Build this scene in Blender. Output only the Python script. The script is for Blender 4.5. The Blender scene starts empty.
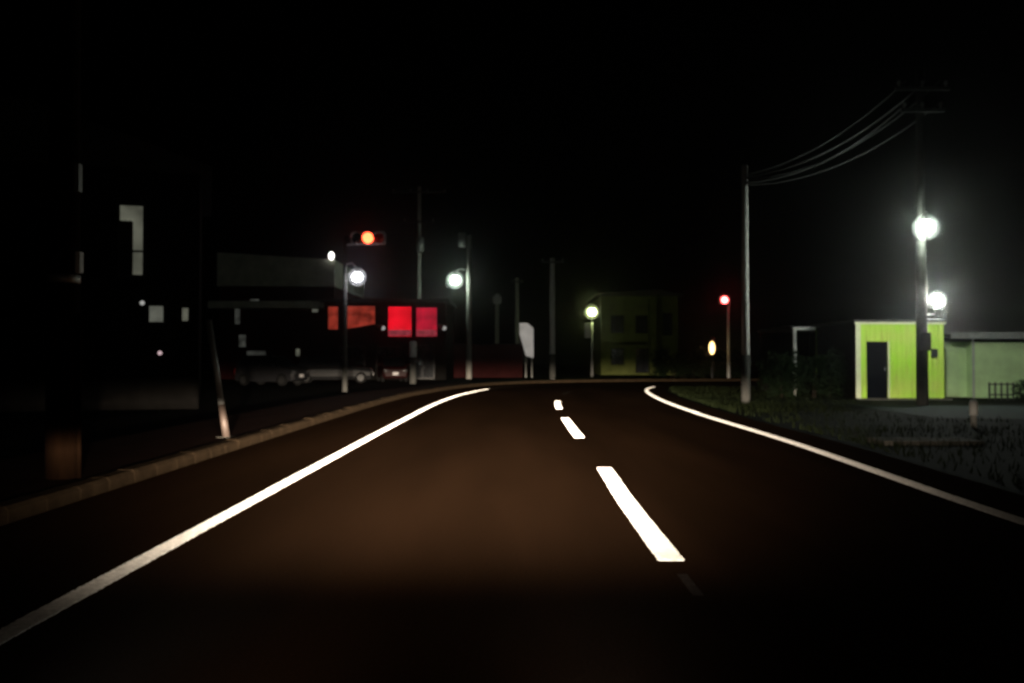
import bpy, math, random
from mathutils import Vector, Matrix
random.seed(7)
R = math.radians
S = bpy.context.scene
COL = S.collection
F = 940.0            # focal length in pixels of the 1024 wide frame
HOR = 360.0          # row of the horizon
CAMZ = 1.25


def wx(px, d):
    return (px - 512.0) / F * d


def wz(py, d):
    return CAMZ + (HOR - py) / F * d


# ------------------------------------------------------------------ materials
def new_mat(name):
    m = bpy.data.materials.new(name)
    m.use_nodes = True
    return m, m.node_tree, m.node_tree.nodes['Principled BSDF']


def mat(name, col, rough=0.8, metal=0.0, var=0.25, scale=6.0, bump=0.0, bscale=40.0, spec=0.4, stretch=None):
    m, nt, b = new_mat(name)
    N, L = nt.nodes, nt.links
    tc = N.new('ShaderNodeTexCoord')
    vec = tc.outputs['Object']
    if stretch:
        mp = N.new('ShaderNodeMapping')
        mp.inputs['Scale'].default_value = stretch
        L.new(vec, mp.inputs['Vector'])
        vec = mp.outputs['Vector']
    n = N.new('ShaderNodeTexNoise')
    n.inputs['Scale'].default_value = scale
    n.inputs['Detail'].default_value = 6
    n.inputs['Roughness'].default_value = 0.65
    L.new(vec, n.inputs['Vector'])
    r = N.new('ShaderNodeValToRGB')
    lo = [c * (1 - var) for c in col]
    hi = [min(1, c * (1 + var)) for c in col]
    r.color_ramp.elements[0].position = 0.3
    r.color_ramp.elements[1].position = 0.7
    r.color_ramp.elements[0].color = (*lo, 1)
    r.color_ramp.elements[1].color = (*hi, 1)
    L.new(n.outputs['Fac'], r.inputs['Fac'])
    L.new(r.outputs['Color'], b.inputs['Base Color'])
    b.inputs['Roughness'].default_value = rough
    b.inputs['Metallic'].default_value = metal
    b.inputs['Specular IOR Level'].default_value = spec
    if bump > 0:
        n2 = N.new('ShaderNodeTexNoise')
        n2.inputs['Scale'].default_value = bscale
        n2.inputs['Detail'].default_value = 4
        L.new(vec, n2.inputs['Vector'])
        bp = N.new('ShaderNodeBump')
        bp.inputs['Strength'].default_value = bump
        bp.inputs['Distance'].default_value = 0.02
        L.new(n2.outputs['Fac'], bp.inputs['Height'])
        L.new(bp.outputs['Normal'], b.inputs['Normal'])
    return m


def glow(name, col, strength, var=0.0, scale=2.0):
    """something that gives off light; var: uneven tubes behind the diffuser"""
    m, nt, b = new_mat(name)
    N, L = nt.nodes, nt.links
    b.inputs['Base Color'].default_value = (*[min(.8, c * .6) for c in col], 1)
    b.inputs['Roughness'].default_value = 0.4
    b.inputs['Emission Color'].default_value = (*col, 1)
    b.inputs['Emission Strength'].default_value = strength
    if var > 0:
        tc = N.new('ShaderNodeTexCoord')
        n = N.new('ShaderNodeTexNoise')
        n.inputs['Scale'].default_value = scale
        n.inputs['Detail'].default_value = 2
        L.new(tc.outputs['Object'], n.inputs['Vector'])
        mr = N.new('ShaderNodeMapRange')
        mr.inputs['From Min'].default_value = 0.3
        mr.inputs['From Max'].default_value = 0.7
        mr.inputs['To Min'].default_value = strength * (1 - var)
        mr.inputs['To Max'].default_value = strength * (1 + var)
        L.new(n.outputs['Fac'], mr.inputs['Value'])
        L.new(mr.outputs['Result'], b.inputs['Emission Strength'])
    return m


def asphalt(name, c_lo, c_hi):
    m, nt, b = new_mat(name)
    N, L = nt.nodes, nt.links
    tc = N.new('ShaderNodeTexCoord')
    fine = N.new('ShaderNodeTexNoise')
    fine.inputs['Scale'].default_value = 55
    fine.inputs['Detail'].default_value = 5
    L.new(tc.outputs['Object'], fine.inputs['Vector'])
    big = N.new('ShaderNodeTexNoise')
    big.inputs['Scale'].default_value = 0.45
    big.inputs['Detail'].default_value = 4
    mp = N.new('ShaderNodeMapping')
    mp.inputs['Scale'].default_value = (2.2, .25, 1)     # wheel-track streaks along the lane
    L.new(tc.outputs['Object'], mp.inputs['Vector'])
    L.new(mp.outputs['Vector'], big.inputs['Vector'])
    a = N.new('ShaderNodeMath')
    a.operation = 'MULTIPLY_ADD'
    a.inputs[1].default_value = 0.45
    L.new(fine.outputs['Fac'], a.inputs[0])
    k = N.new('ShaderNodeMath')
    k.operation = 'MULTIPLY'
    k.inputs[1].default_value = 0.55
    L.new(big.outputs['Fac'], k.inputs[0])
    L.new(k.outputs[0], a.inputs[2])
    r = N.new('ShaderNodeValToRGB')
    r.color_ramp.elements[0].position = 0.3
    r.color_ramp.elements[1].position = 0.72
    r.color_ramp.elements[0].color = (*c_lo, 1)
    r.color_ramp.elements[1].color = (*c_hi, 1)
    L.new(a.outputs[0], r.inputs['Fac'])
    L.new(r.outputs['Color'], b.inputs['Base Color'])
    b.inputs['Roughness'].default_value = 0.95
    b.inputs['Specular IOR Level'].default_value = 0.0
    bp = N.new('ShaderNodeBump')
    bp.inputs['Strength'].default_value = 0.35
    bp.inputs['Distance'].default_value = 0.006
    L.new(fine.outputs['Fac'], bp.inputs['Height'])
    L.new(bp.outputs['Normal'], b.inputs['Normal'])
    return m


def weathered(name, c0, c1, dirt):
    """painted sheet metal: faded patches and runs of grime down the ribs"""
    m, nt, b = new_mat(name)
    N, L = nt.nodes, nt.links
    tc = N.new('ShaderNodeTexCoord')
    n1 = N.new('ShaderNodeTexNoise')
    n1.inputs['Scale'].default_value = 1.3
    n1.inputs['Detail'].default_value = 5
    L.new(tc.outputs['Object'], n1.inputs['Vector'])
    mp = N.new('ShaderNodeMapping')
    mp.inputs['Scale'].default_value = (7, 7, .6)
    L.new(tc.outputs['Object'], mp.inputs['Vector'])
    n2 = N.new('ShaderNodeTexNoise')
    n2.inputs['Scale'].default_value = 1.5
    n2.inputs['Detail'].default_value = 6
    L.new(mp.outputs['Vector'], n2.inputs['Vector'])
    r1 = N.new('ShaderNodeValToRGB')
    r1.color_ramp.elements[0].position = .35
    r1.color_ramp.elements[1].position = .68
    r1.color_ramp.elements[0].color = (*c0, 1)
    r1.color_ramp.elements[1].color = (*c1, 1)
    L.new(n1.outputs['Fac'], r1.inputs['Fac'])
    r2 = N.new('ShaderNodeValToRGB')
    r2.color_ramp.elements[0].position = .52
    r2.color_ramp.elements[1].position = .80
    r2.color_ramp.elements[0].color = (0, 0, 0, 1)
    r2.color_ramp.elements[1].color = (.85, .85, .85, 1)
    L.new(n2.outputs['Fac'], r2.inputs['Fac'])
    mx = N.new('ShaderNodeMixRGB')
    mx.inputs['Color2'].default_value = (*dirt, 1)
    L.new(r2.outputs['Color'], mx.inputs['Fac'])
    L.new(r1.outputs['Color'], mx.inputs['Color1'])
    L.new(mx.outputs['Color'], b.inputs['Base Color'])
    b.inputs['Roughness'].default_value = .65
    b.inputs['Specular IOR Level'].default_value = .25
    return m


M = dict(
    asphalt=asphalt('asphalt', (.0155, .0082, .0044), (.047, .0240, .0127)),
    ground=mat('bare_ground', (.005, .0055, .004), .95, spec=.03, var=.5, scale=1.2, bump=.5, bscale=18),
    walk=mat('paving', (.018, .008, .0055), .9, spec=.03, var=.3, scale=4, bump=.3),
    wet=mat('wet_gravel', (.018, .022, .021), .9, var=.4, scale=3, bump=.3, spec=.05),
    kerb=mat('kerb_concrete', (.032, .021, .012), .9, spec=.03, var=.35, scale=5, bump=.3),
    slab=mat('concrete_slab', (.075, .07, .06), .9, spec=.03, var=.3, scale=3, bump=.2),
    paint=mat('road_paint', (.74, .72, .69), .7, var=.3, scale=26),
    dullpaint=mat('dull_paint', (.16, .12, .09), .85, spec=.03, var=.5, scale=14),
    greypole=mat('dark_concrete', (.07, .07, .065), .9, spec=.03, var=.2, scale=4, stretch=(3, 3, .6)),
    palepole=mat('pale_pole', (.72, .71, .67), .8, var=.15, scale=4, stretch=(3, 3, .6)),
    ghost=mat('ghost_paint', (.055, .040, .034), .9, spec=.03, var=.4, scale=14),
    concrete=mat('pole_concrete', (.33, .32, .29), .85, var=.2, scale=4, bump=.15, stretch=(3, 3, .6)),
    oldpole=mat('creosoted_pole', (.009, .004, .0017), .9, spec=.03, var=.4, scale=5, bump=.3, stretch=(4, 4, .4)),
    steel=mat('galvanised_steel', (.42, .42, .40), .5, .6, var=.15, scale=8),
    darkmetal=mat('dark_metal', (.03, .03, .03), .5, .3),
    housing=mat('lamp_housing', (.25, .25, .24), .5, .3),
    white=mat('white_paint', (.78, .77, .74), .6, var=.1),
    cable=mat('cable_sheath', (.07, .07, .07), .55, var=.1),
    stucco=mat('pale_stucco', (.42, .44, .35), .9, spec=.03, var=.25, scale=1.2, bump=.2),
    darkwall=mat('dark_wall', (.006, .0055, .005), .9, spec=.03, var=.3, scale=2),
    roof=mat('dark_roofing', (.05, .048, .046), .8, spec=.03, var=.3),
    redwall=mat('brown_red_wall', (.022, .005, .005), .85, spec=.03, var=.3, scale=2),
    greenwall=weathered('lime_sheet_metal', (.42, .74, .055), (.54, .70, .12), (.36, .42, .07)),
    palegreen=mat('pale_green_siding', (.50, .66, .33), .75, var=.18, scale=1.3),
    olive=mat('olive_stucco', (.10, .115, .035), .9, spec=.03, var=.35, scale=.8),
    cream=mat('cream_trim', (.70, .72, .48), .7, var=.1),
    doorwayshade=mat('doorway_shade', (.002, .0025, .005), .8, spec=.05),
    glassdark=mat('dark_glass', (.02, .022, .025), .08, spec=.8, var=.1),
    bonnetblack=mat('dull_black_paint', (.006, .006, .006), .55, .0, spec=.08, var=.05),
    carblack=mat('black_car_paint', (.006, .006, .007), .5, .0, spec=.3, var=.05),
    cargrey=mat('grey_car_paint', (.020, .020, .022), .5, .0, spec=.2, var=.05),
    carred=mat('dark_red_car_paint', (.025, .004, .004), .5, .0, spec=.2, var=.05),
    rubber=mat('rubber', (.012, .012, .012), .95, spec=.03),
    plate=mat('plate_white', (.75, .72, .72), .5, var=.05),
    carlens=mat('headlight_lens', (.10, .10, .105), .15, spec=.6),
    tail=mat('tail_lens', (.35, .02, .02), .2, spec=.6),
    leaf=mat('hedge_leaf', (.008, .014, .006), .8, spec=.03, var=.5, scale=5),
    bark=mat('bark', (.018, .013, .010), .95, spec=.03),
    grass=mat('grass_blades', (.010, .014, .005), .8, spec=.03, var=.4, scale=3),
    curtain=mat('curtain', (.007, .006, .005), .95, spec=.03),
    wood=mat('wood', (.16, .10, .06), .8),
    guard=mat('guy_guard', (.06, .042, .034), .6, var=.2, scale=5),
)
E = dict(
    lamp_big=glow('lamp_white_green', (.86, 1.0, .86), 165),
    lamp_flood=glow('flood_white', (.95, 1.0, .90), 600),
    lamp_cool=glow('lamp_cool_white', (.93, .92, 1.0), 34),
    lamp_mint=glow('lamp_mint', (.82, 1.0, .84), 44),
    lamp_lime=glow('lamp_lime', (.86, 1.0, .42), 28),
    amber=glow('amber_lens', (1.0, .062, .020), 13),
    red=glow('red_lens', (1.0, .085, .080), 15),
    warm=glow('warm_lantern', (1.0, .66, .26), 4),
    sign_red=glow('red_sign', (1.0, .007, .022), .78, .45, 1.1),
    sign_pink=glow('crimson_sign', (.80, .018, .055), .48, .45, 1.3),
    sign_orange=glow('orange_sign', (.60, .065, .038), 0.34, .7, 1.6),
    win_faint=glow('faint_window', (.85, .88, .78), 0.032, .8, 2.5),
    sign_strip=glow('sign_strip', (.75, .10, .14), .28, .6, 5.0),
    board=glow('lit_board', (.95, .88, .80), 0.26, .35, 1.2),
    win_dim=glow('dim_window', (.90, .92, .70), 0.095, .5, 1.5),
    win_soft=glow('soft_window', (.85, .88, .72), 0.1, .3, 3),
    spark=glow('small_lamp', (.95, .92, .88), 3.0),
    spark_dim=glow('small_dim_lamp', (.9, .9, .86), .35),
    spark_pink=glow('small_pink_lamp', (1.0, .72, .76), .55),
    head=glow('headlamp_lens', (1.0, .86, .66), 3),
)


# ------------------------------------------------------------------ mesh builder
class MB:
    def __init__(s):
        s.v, s.f = [], []

    def add(s, vs, fs):
        b = len(s.v)
        s.v += [tuple(p) for p in vs]
        s.f += [tuple(i + b for i in f) for f in fs]
        return s

    def box(s, x0, x1, y0, y1, z0, z1, bev=0.0):
        if bev > 0:
            return s.prism([(x0 + bev, z0), (x1 - bev, z0), (x1, z0 + bev), (x1, z1 - bev), (x1 - bev, z1),
                            (x0 + bev, z1), (x0, z1 - bev), (x0, z0 + bev)], y0, y1)
        vs = [(x0, y0, z0), (x1, y0, z0), (x1, y1, z0), (x0, y1, z0), (x0, y0, z1), (x1, y0, z1), (x1, y1, z1), (x0, y1, z1)]
        return s.add(vs, [(0, 3, 2, 1), (4, 5, 6, 7), (0, 1, 5, 4), (1, 2, 6, 5), (2, 3, 7, 6), (3, 0, 4, 7)])

    def prism(s, pts, y0, y1):
        """polygon in x,z pulled along y (counter-clockwise seen from -y)"""
        n = len(pts)
        vs = [(p[0], y0, p[1]) for p in pts] + [(p[0], y1, p[1]) for p in pts]
        fs = [tuple(range(n)), tuple(range(2 * n - 1, n - 1, -1))]
        fs += [(i, i + n, (i + 1) % n + n, (i + 1) % n) for i in range(n)]
        return s.add(vs, fs)

    def tube(s, pts, rad, n=10, cap=True):
        pts = [Vector(p) for p in pts]
        if not isinstance(rad, (list, tuple)):
            rad = [rad] * len(pts)
        vs, fs = [], []
        for i, p in enumerate(pts):
            t = (pts[min(i + 1, len(pts) - 1)] - pts[max(i - 1, 0)]).normalized()
            up = Vector((0, 0, 1)) if abs(t.z) < .9 else Vector((0, 1, 0))
            a = t.cross(up).normalized()
            b = a.cross(t).normalized()
            for k in range(n):
                an = 2 * math.pi * k / n
                vs.append(p + (a * math.cos(an) + b * math.sin(an)) * rad[i])
        for i in range(len(pts) - 1):
            for k in range(n):
                k2 = (k + 1) % n
                fs.append((i * n + k, i * n + k2, (i + 1) * n + k2, (i + 1) * n + k))
        if cap:
            fs.append(tuple(range(n - 1, -1, -1)))
            fs.append(tuple(range((len(pts) - 1) * n, len(pts) * n)))
        return s.add(vs, fs)

    def ball(s, c, rx, ry=None, rz=None, nu=16, nv=10):
        ry = ry or rx
        rz = rz or rx
        vs = [(c[0], c[1], c[2] + rz)]
        for j in range(1, nv):
            th = math.pi * j / nv
            for i in range(nu):
                ph = 2 * math.pi * i / nu
                vs.append((c[0] + rx * math.sin(th) * math.cos(ph), c[1] + ry * math.sin(th) * math.sin(ph), c[2] + rz * math.cos(th)))
        vs.append((c[0], c[1], c[2] - rz))
        fs = [(0, 1 + i, 1 + (i + 1) % nu) for i in range(nu)]
        for j in range(nv - 2):
            for i in range(nu):
                a = 1 + j * nu + i
                b = 1 + j * nu + (i + 1) % nu
                fs.append((a, a + nu, b + nu, b))
        l = len(vs) - 1
        o = 1 + (nv - 2) * nu
        fs += [(o + i, l, o + (i + 1) % nu) for i in range(nu)]
        return s.add(vs, fs)

    def build(s, name, m, parent=None, smooth=False, loc=None):
        me = bpy.data.meshes.new(name)
        me.from_pydata(s.v, [], s.f)
        me.update()
        me.materials.append(m)
        if smooth:
            for p in me.polygons:
                p.use_smooth = True
        o = bpy.data.objects.new(name, me)
        COL.objects.link(o)
        if parent:
            o.parent = parent
        if loc:
            o.location = loc
        return o


def thing(name, label, cat, loc, rz=0.0, group=None):
    o = bpy.data.objects.new(name, None)
    o.empty_display_size = .3
    COL.objects.link(o)
    o.location = loc
    o.rotation_euler = (0, 0, rz)
    o['label'] = label
    o['category'] = cat
    if group:
        o['group'] = group
    return o


def tag(o, label, cat, group=None):
    o['label'] = label
    o['category'] = cat
    if group:
        o['group'] = group
    return o


def struct(o, kind='structure'):
    o['kind'] = kind
    return o


def copy_tree(o, parent=None):
    c = o.copy()
    COL.objects.link(c)
    c.parent = parent
    for ch in list(o.children):
        copy_tree(ch, c)
    return c


def spline(pts, step=.5):
    """Catmull-Rom through points, resampled evenly"""
    P = [Vector((p[0], p[1])) for p in pts]
    P = [2 * P[0] - P[1]] + P + [2 * P[-1] - P[-2]]
    out = []
    for i in range(1, len(P) - 2):
        for k in range(40):
            t = k / 40
            a, b, c, d = P[i - 1], P[i], P[i + 1], P[i + 2]
            out.append(.5 * ((2 * b) + (c - a) * t + (2 * a - 5 * b + 4 * c - d) * t * t + (3 * b - a - 3 * c + d) * t ** 3))
    out.append(P[-2])
    return resample(out, step)


def resample(pts, step):
    out = [pts[0].copy()]
    acc = 0.0
    for a, b in zip(pts, pts[1:]):
        l = (b - a).length
        if l < 1e-9:
            continue
        t = step - acc
        while t <= l:
            out.append(a + (b - a) * (t / l))
            t += step
        acc = (acc + l) % step
    return out


def resample_n(pts, n):
    tot = sum((b - a).length for a, b in zip(pts, pts[1:]))
    r = resample(pts, tot / (n - 1) * .99999)
    return r[:n] if len(r) >= n else r + [pts[-1]] * (n - len(r))


def offset(pts, d):
    """positive d: to the right of the direction of travel"""
    out = []
    for i, p in enumerate(pts):
        t = (pts[min(i + 1, len(pts) - 1)] - pts[max(i - 1, 0)]).normalized()
        out.append(p + Vector((t.y, -t.x)) * d)
    return out


def sheet(A, B, z, mb=None):
    mb = mb or MB()
    n = len(A)
    mb.add([(p.x, p.y, z) for p in A] + [(p.x, p.y, z) for p in B],
           [(i, n + i, n + i + 1, i + 1) for i in range(n - 1)])
    return mb


# ------------------------------------------------------------------ the setting
LEFT = spline([(-2.30, -12), (-2.30, 0), (-2.30, 4.3), (-2.29, 10), (-2.25, 20), (-2.12, 28), (-1.68, 35), (-.45, 43),
               (1.7, 48.7), (5, 52), (10, 54), (20, 55.5), (60, 58)])
RIGHT = spline([(3.92, -12), (3.90, 0), (3.93, 7.2), (4.22, 14.2), (4.32, 22), (4.62, 29), (5.2, 36), (5.95, 41), (7.2, 45),
                (9.5, 47.3), (14, 48.8), (60, 52)])
MID = spline([(.98, -12), (.99, 5.9), (1.06, 10.9), (1.08, 15), (1.13, 20), (1.19, 23.5), (1.36, 28), (1.78, 33.5), (2.6, 38.5),
              (4.1, 43), (7, 47.5), (12, 50.8), (22, 52.5), (60, 55)])

g = MB()
xs = [-300, -150, -100, -40, 40, 100, 150, 300]
ys = [-60, -12, 100, 200, 400]
vs = [(x, y, -.02) for y in ys for x in xs]
fs = [(j * 8 + i, j * 8 + i + 1, (j + 1) * 8 + i + 1, (j + 1) * 8 + i) for j in range(4) for i in range(7)]
struct(g.add(vs, fs).build('ground', M['ground']))

KERB = offset(LEFT, -1.55)
RV = offset(RIGHT, .75)
struct(sheet(resample_n(KERB, 160), resample_n(RV, 160), 0.0).build('road', M['asphalt']))
# raised pavement behind the kerb, its kerbstones cut in 0.6 m lengths with tight joints
K2 = offset(LEFT, -1.73)
K3 = offset(LEFT, -3.6)
n = len(KERB)
wmb = MB()
wmb.add([(p.x, p.y, .115) for p in K2] + [(p.x, p.y, .10) for p in K3] + [(p.x, p.y, -.03) for p in K3],
        [(n + i, i, i + 1, n + i + 1) for i in range(n - 1)] + [(2 * n + i, n + i, n + i + 1, 2 * n + i + 1) for i in range(n - 1)])
struct(wmb.build('pavement', M['walk']))
kb = MB()
KF = resample(KERB, .6)
KT = offset(KF, -.03)
KB = offset(KF, -.18)
for i in range(len(KF) - 1):
    a, b, ta, tb, ba, bb = KF[i], KF[i + 1], KT[i], KT[i + 1], KB[i], KB[i + 1]
    e = (b - a) * .012
    jz = random.uniform(-.004, .004)
    vs = [(a.x + e.x, a.y + e.y, -.02), (b.x - e.x, b.y - e.y, -.02), (a.x + e.x, a.y + e.y, .10 + jz), (b.x - e.x, b.y - e.y, .10 + jz),
          (ta.x + e.x, ta.y + e.y, .13 + jz), (tb.x - e.x, tb.y - e.y, .13 + jz), (ba.x + e.x, ba.y + e.y, .13 + jz), (bb.x - e.x, bb.y - e.y, .13 + jz),
          (ba.x + e.x, ba.y + e.y, -.02), (bb.x - e.x, bb.y - e.y, -.02)]
    kb.add(vs, [(0, 1, 3, 2), (2, 3, 5, 4), (4, 5, 7, 6), (6, 7, 9, 8), (0, 2, 4, 6, 8), (1, 9, 7, 5, 3)])
struct(kb.build('kerb', M['kerb']))


def ribbed(path, w0, mb, d0=None, d1=None):
    """thermoplastic line with fine cross ribs (the profiled kind that stays bright in headlights)"""
    pts = path
    fine = resample(pts, .02)
    i = 0
    while i < len(fine) - 2:
        y = fine[i].y
        if d0 is not None and (y < d0 or y > d1):
            i += 1
            continue
        st = 1 if y < 9 else (2 if y < 22 else 4)
        if y < 0 or fine[i].x > 30:
            st = 10
        j = min(i + st, len(fine) - 1)
        a, b = fine[i], fine[j]
        w = w0 + random.uniform(-.012, .006)
        t = (b - a).normalized()
        nrm = Vector((t.y, -t.x)) * (w / 2)
        h = .005 + (b - a).length * .22
        z0, z1 = .003, .003 + h
        vs = [(a.x - nrm.x, a.y - nrm.y, z0), (a.x + nrm.x, a.y + nrm.y, z0), (a.x + nrm.x, a.y + nrm.y, z1), (a.x - nrm.x, a.y - nrm.y, z1),
              (b.x - nrm.x, b.y - nrm.y, z0), (b.x + nrm.x, b.y + nrm.y, z0)]
        mb.add(vs, [(0, 1, 2, 3), (3, 2, 5, 4), (1, 5, 2), (0, 3, 4)])
        i = j
    return mb


struct(ribbed(LEFT, .125, MB(), -12, 40).build('left_edge_line', M['paint']))
struct(ribbed(RIGHT, .135, MB(), -12, 43.5).build('right_edge_line', M['paint']))
fl = MB()                                               # flat, darker paint on the stretch round the bend
for pth, y0 in ((LEFT, 40.3), (RIGHT, 43.8)):
    seg = [p for p in pth if p.y > y0 and p.x < 40]
    sheet(offset(seg, -.075), offset(seg, .075), .004, fl)
struct(fl.build('dull_edge_line', M['dullpaint']))
cl = MB()
for a, b in ((5.85, 10.85), (15.1, 20.1), (24.0, 28.4)):
    ribbed(MID, .165, cl, a, b)
struct(cl.build('centre_line', M['paint']))
wl = MB()
seg = [p for p in MID if 4.55 <= p.y <= 5.93]
sheet(offset(seg, -.03), offset(seg, .03), .004, wl)
seg = [p for p in MID if 33.6 <= p.y <= 37.2]
sheet(offset(seg, -.08), offset(seg, .08), .004, wl)
struct(wl.build('worn_centre_line', M['ghost']))

# driveway at the right, in front of the sheds
dv = MB()
dv.add([(9.2, 20.4, -.008), (24, 17.0, -.008), (26, 26.0, -.008), (9.4, 26.0, -.008)], [(0, 1, 2, 3)])
struct(dv.build('driveway', M['wet']))

# verge grass
gr = MB()
for k in range(9000):
    y = 5 + 42 * random.random() ** 1.3
    import bisect
    rx = min(RV, key=lambda p: abs(p.y - y)).x if k % 60 == 0 else rx
    if k % 60 == 0:
        y60 = y
    y = y60 + random.uniform(-.5, .5)
    x = rx + .25 + random.random() ** 1.4 * 5.0
    if y > 19.8 and x > 8.6 and y < 26.4:
        continue
    if y > 43:
        continue
    h = random.uniform(.04, .13)
    an = random.uniform(0, 6.28)
    w = .012
    c, s_ = math.cos(an) * w, math.sin(an) * w
    lx, ly = random.uniform(-.05, .05), random.uniform(-.05, .05)
    gr.add([(x - c, y - s_, -.02), (x + c, y + s_, -.02), (x + lx, y + ly, h)], [(0, 1, 2)])
struct(gr.build('verge_grass', M['grass']), 'stuff')

# pale concrete cover by the right verge
sl = MB().box(-.75, .75, -.35, .35, -.05, .05, .02)
for k in range(3):
    sl.box(-.45 + k * .4, -.35 + k * .4, -.06, .06, .0505, .058)
tag(sl.build('drain_cover', M['slab'], loc=(6.25, 14.3, 0)), 'pale concrete drain cover lying in the verge right of the road', 'drain cover')


# ------------------------------------------------------------------ street furniture
def pole_mb(h, r0, r1, n=14):
    return MB().tube([(0, 0, -.1), (0, 0, h * .5), (0, 0, h)], [r0, (r0 + r1) / 2, r1], n)


def crossarm(parent, z, half, y=-.16, nins=3):
    a = MB().box(-half, half, y - .05, y + .05, z - .05, z + .05)
    o = a.build('crossarm', M['darkmetal'], parent)
    for k in range(nins):
        ins = MB()
        x = -half + .1 + k * (2 * half - .2) / (nins - 1)
        ins.tube([(x, y, z + .05), (x, y, z + .12), (x, y, z + .13), (x, y, z + .22)], [.03, .03, .06, .04], 8)
        ins.build('insulator', M['housing'], o)
    return o


# left foreground utility pole
p = thing('utility_pole', 'thick concrete utility pole behind the kerb, nearest one on the left', 'utility pole', (wx(63, 9.1), 9.1, .10), group='utility poles')
pole_mb(10.5, .155, .095).build('pole', M['oldpole'], p, True)
cd = MB().tube([(.175, -.02, 0), (.165, -.02, 1.6)], .022, 8)
cd.build('conduit', M['oldpole'], p, True)
bx = MB().box(.118, .165, -.06, .02, wz(192, 9.1) - .1, wz(164, 9.1) - .1)
bx.build('cable_cover', M['housing'], p)
b2 = MB().tube([(0, 0, wz(283, 9.1) - .1), (0, 0, wz(275, 9.1) - .1)], .152, 14)
b2.build('steel_band', M['steel'], p, True)
b3 = MB().box(.135, .178, -.05, .03, wz(273, 9.1) - .1, wz(252, 9.1) - .1)
b3.build('junction_box', M['white'], p)

# leaning guy-wire guard with its wire
d = 13.9
q = thing('leaning_post', 'thin pale post leaning left at the kerb, beyond the thick concrete pole', 'leaning post', (wx(227, d), d, .10))
top = (wx(203, d) - wx(227, d), .25, wz(320, d) - .1)
MB().tube([(0, 0, 0), [c * .28 for c in top]], [.055, .05], 10).build('reflective_sleeve', M['guard'], q, True)
MB().tube([[c * .28 for c in top], top], [.048, .045], 10).build('guard_tube', M['steel'], q, True)
MB().box(-.12, .12, -.1, .1, -.06, .02).build('anchor_block', M['slab'], q)


BLOOM = 1.8  # size of the added bloom ball relative to its bulb
_bloom = {}


def bloom_of(em):
    """glow ball added round a bulb: an emissive volume imitating lens bloom"""
    if em.name not in _bloom:
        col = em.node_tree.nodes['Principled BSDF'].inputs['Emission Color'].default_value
        m = bpy.data.materials.new('bloom_' + em.name)
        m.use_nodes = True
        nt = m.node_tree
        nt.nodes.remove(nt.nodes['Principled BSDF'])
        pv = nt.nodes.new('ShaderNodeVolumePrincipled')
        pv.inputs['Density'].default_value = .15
        pv.inputs['Emission Strength'].default_value = BLOOM_STRENGTH
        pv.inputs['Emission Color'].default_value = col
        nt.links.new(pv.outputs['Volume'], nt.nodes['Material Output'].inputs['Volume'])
        _bloom[em.name] = m
    return _bloom[em.name]


BLOOM_STRENGTH = .75


def glow_lamp(parent, c, r, em, squash=.85):
    """bulb under a metal hood, inside an added ball of bloom"""
    h = MB().tube([(c[0], c[1], c[2] + r * .9), (c[0], c[1], c[2] + r * 1.3), (c[0], c[1], c[2] + r * 1.9)], [r * .6, r * .5, r * .25], 14)
    ho = h.build('lamp_head', M['housing'], parent, False)
    MB().ball(c, r, r, r * squash).build('bulb', em, ho, True)
    MB().ball((c[0], c[1], c[2]), r * BLOOM, r * BLOOM, r * BLOOM, 24, 14).build('bloom_ball', bloom_of(em), ho, True)
    return ho


# right: tall pole with the big lamp
D = 26.0
px_ = wx(922, D)
p = thing('street_lamp', 'tall concrete pole with a blazing white-green lamp in front of the lime shed', 'street lamp', (px_, D, 0), group='street lamps')
pole_mb(9.3, .16, .10).build('pole', M['greypole'], p, True)
lz = wz(227, D - .5)
MB().tube([(0, -.1, lz + .35), (.02, -.3, lz + .45), (wx(927, D - .5) - px_, -.5, lz + .36)], .03, 8).build('lamp_arm', M['steel'], p, True)
glow_lamp(p, (wx(927, D - .5) - px_, -.5, lz), .205, E['lamp_big'])
crossarm(p, 8.75, .75)
crossarm(p, 8.15, .6)
MB().box(-.12, .12, -.3, -.13, 1.5, 2.0, .02).build('switch_box', M['darkmetal'], p)

# floodlight bracketed to the right of the same pole, lower down
fd = 26.1
fz = wz(300, fd)
p = thing('floodlight', 'round white floodlight low on the right of the tall lamp pole, above the shed roof', 'floodlight', (wx(937.5, fd), fd, fz))
pxf = px_ - wx(937.5, fd)
MB().tube([(pxf + .12, -.1, -.42), (-.08, 0, -.40), (-.08, 0, -.2)], .022, 8).build('bracket', M['darkmetal'], p)
MB().tube([(pxf + .12, -.1, -.55), (.13, 0, -.52), (.13, 0, -.2)], .022, 8).build('bracket', M['darkmetal'], p)
glow_lamp(p, (0, 0, 0), .15, E['lamp_flood'], .9)

# right pale pole without a lamp
d = 27.3
p = thing('utility_pole', 'slim pale bare pole on the right verge beyond the right edge line', 'utility pole', (wx(745.5, d), d, -.02), group='utility poles')
pole_mb(wz(165, d), .125, .085).build('pole', M['palepole'], p, True)
MB().tube([(0, 0, 0), (0, 0, 1.42)], .131, 14).build('dimming_sleeve', M['greypole'], p, True)  # dark sleeve added to cancel headlight brightness at the pole's foot
MB().tube([(0, 0, wz(165, d)), (0, 0, wz(165, d) + .05)], [.1, .05], 12).build('pole_cap', M['steel'], p)

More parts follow.
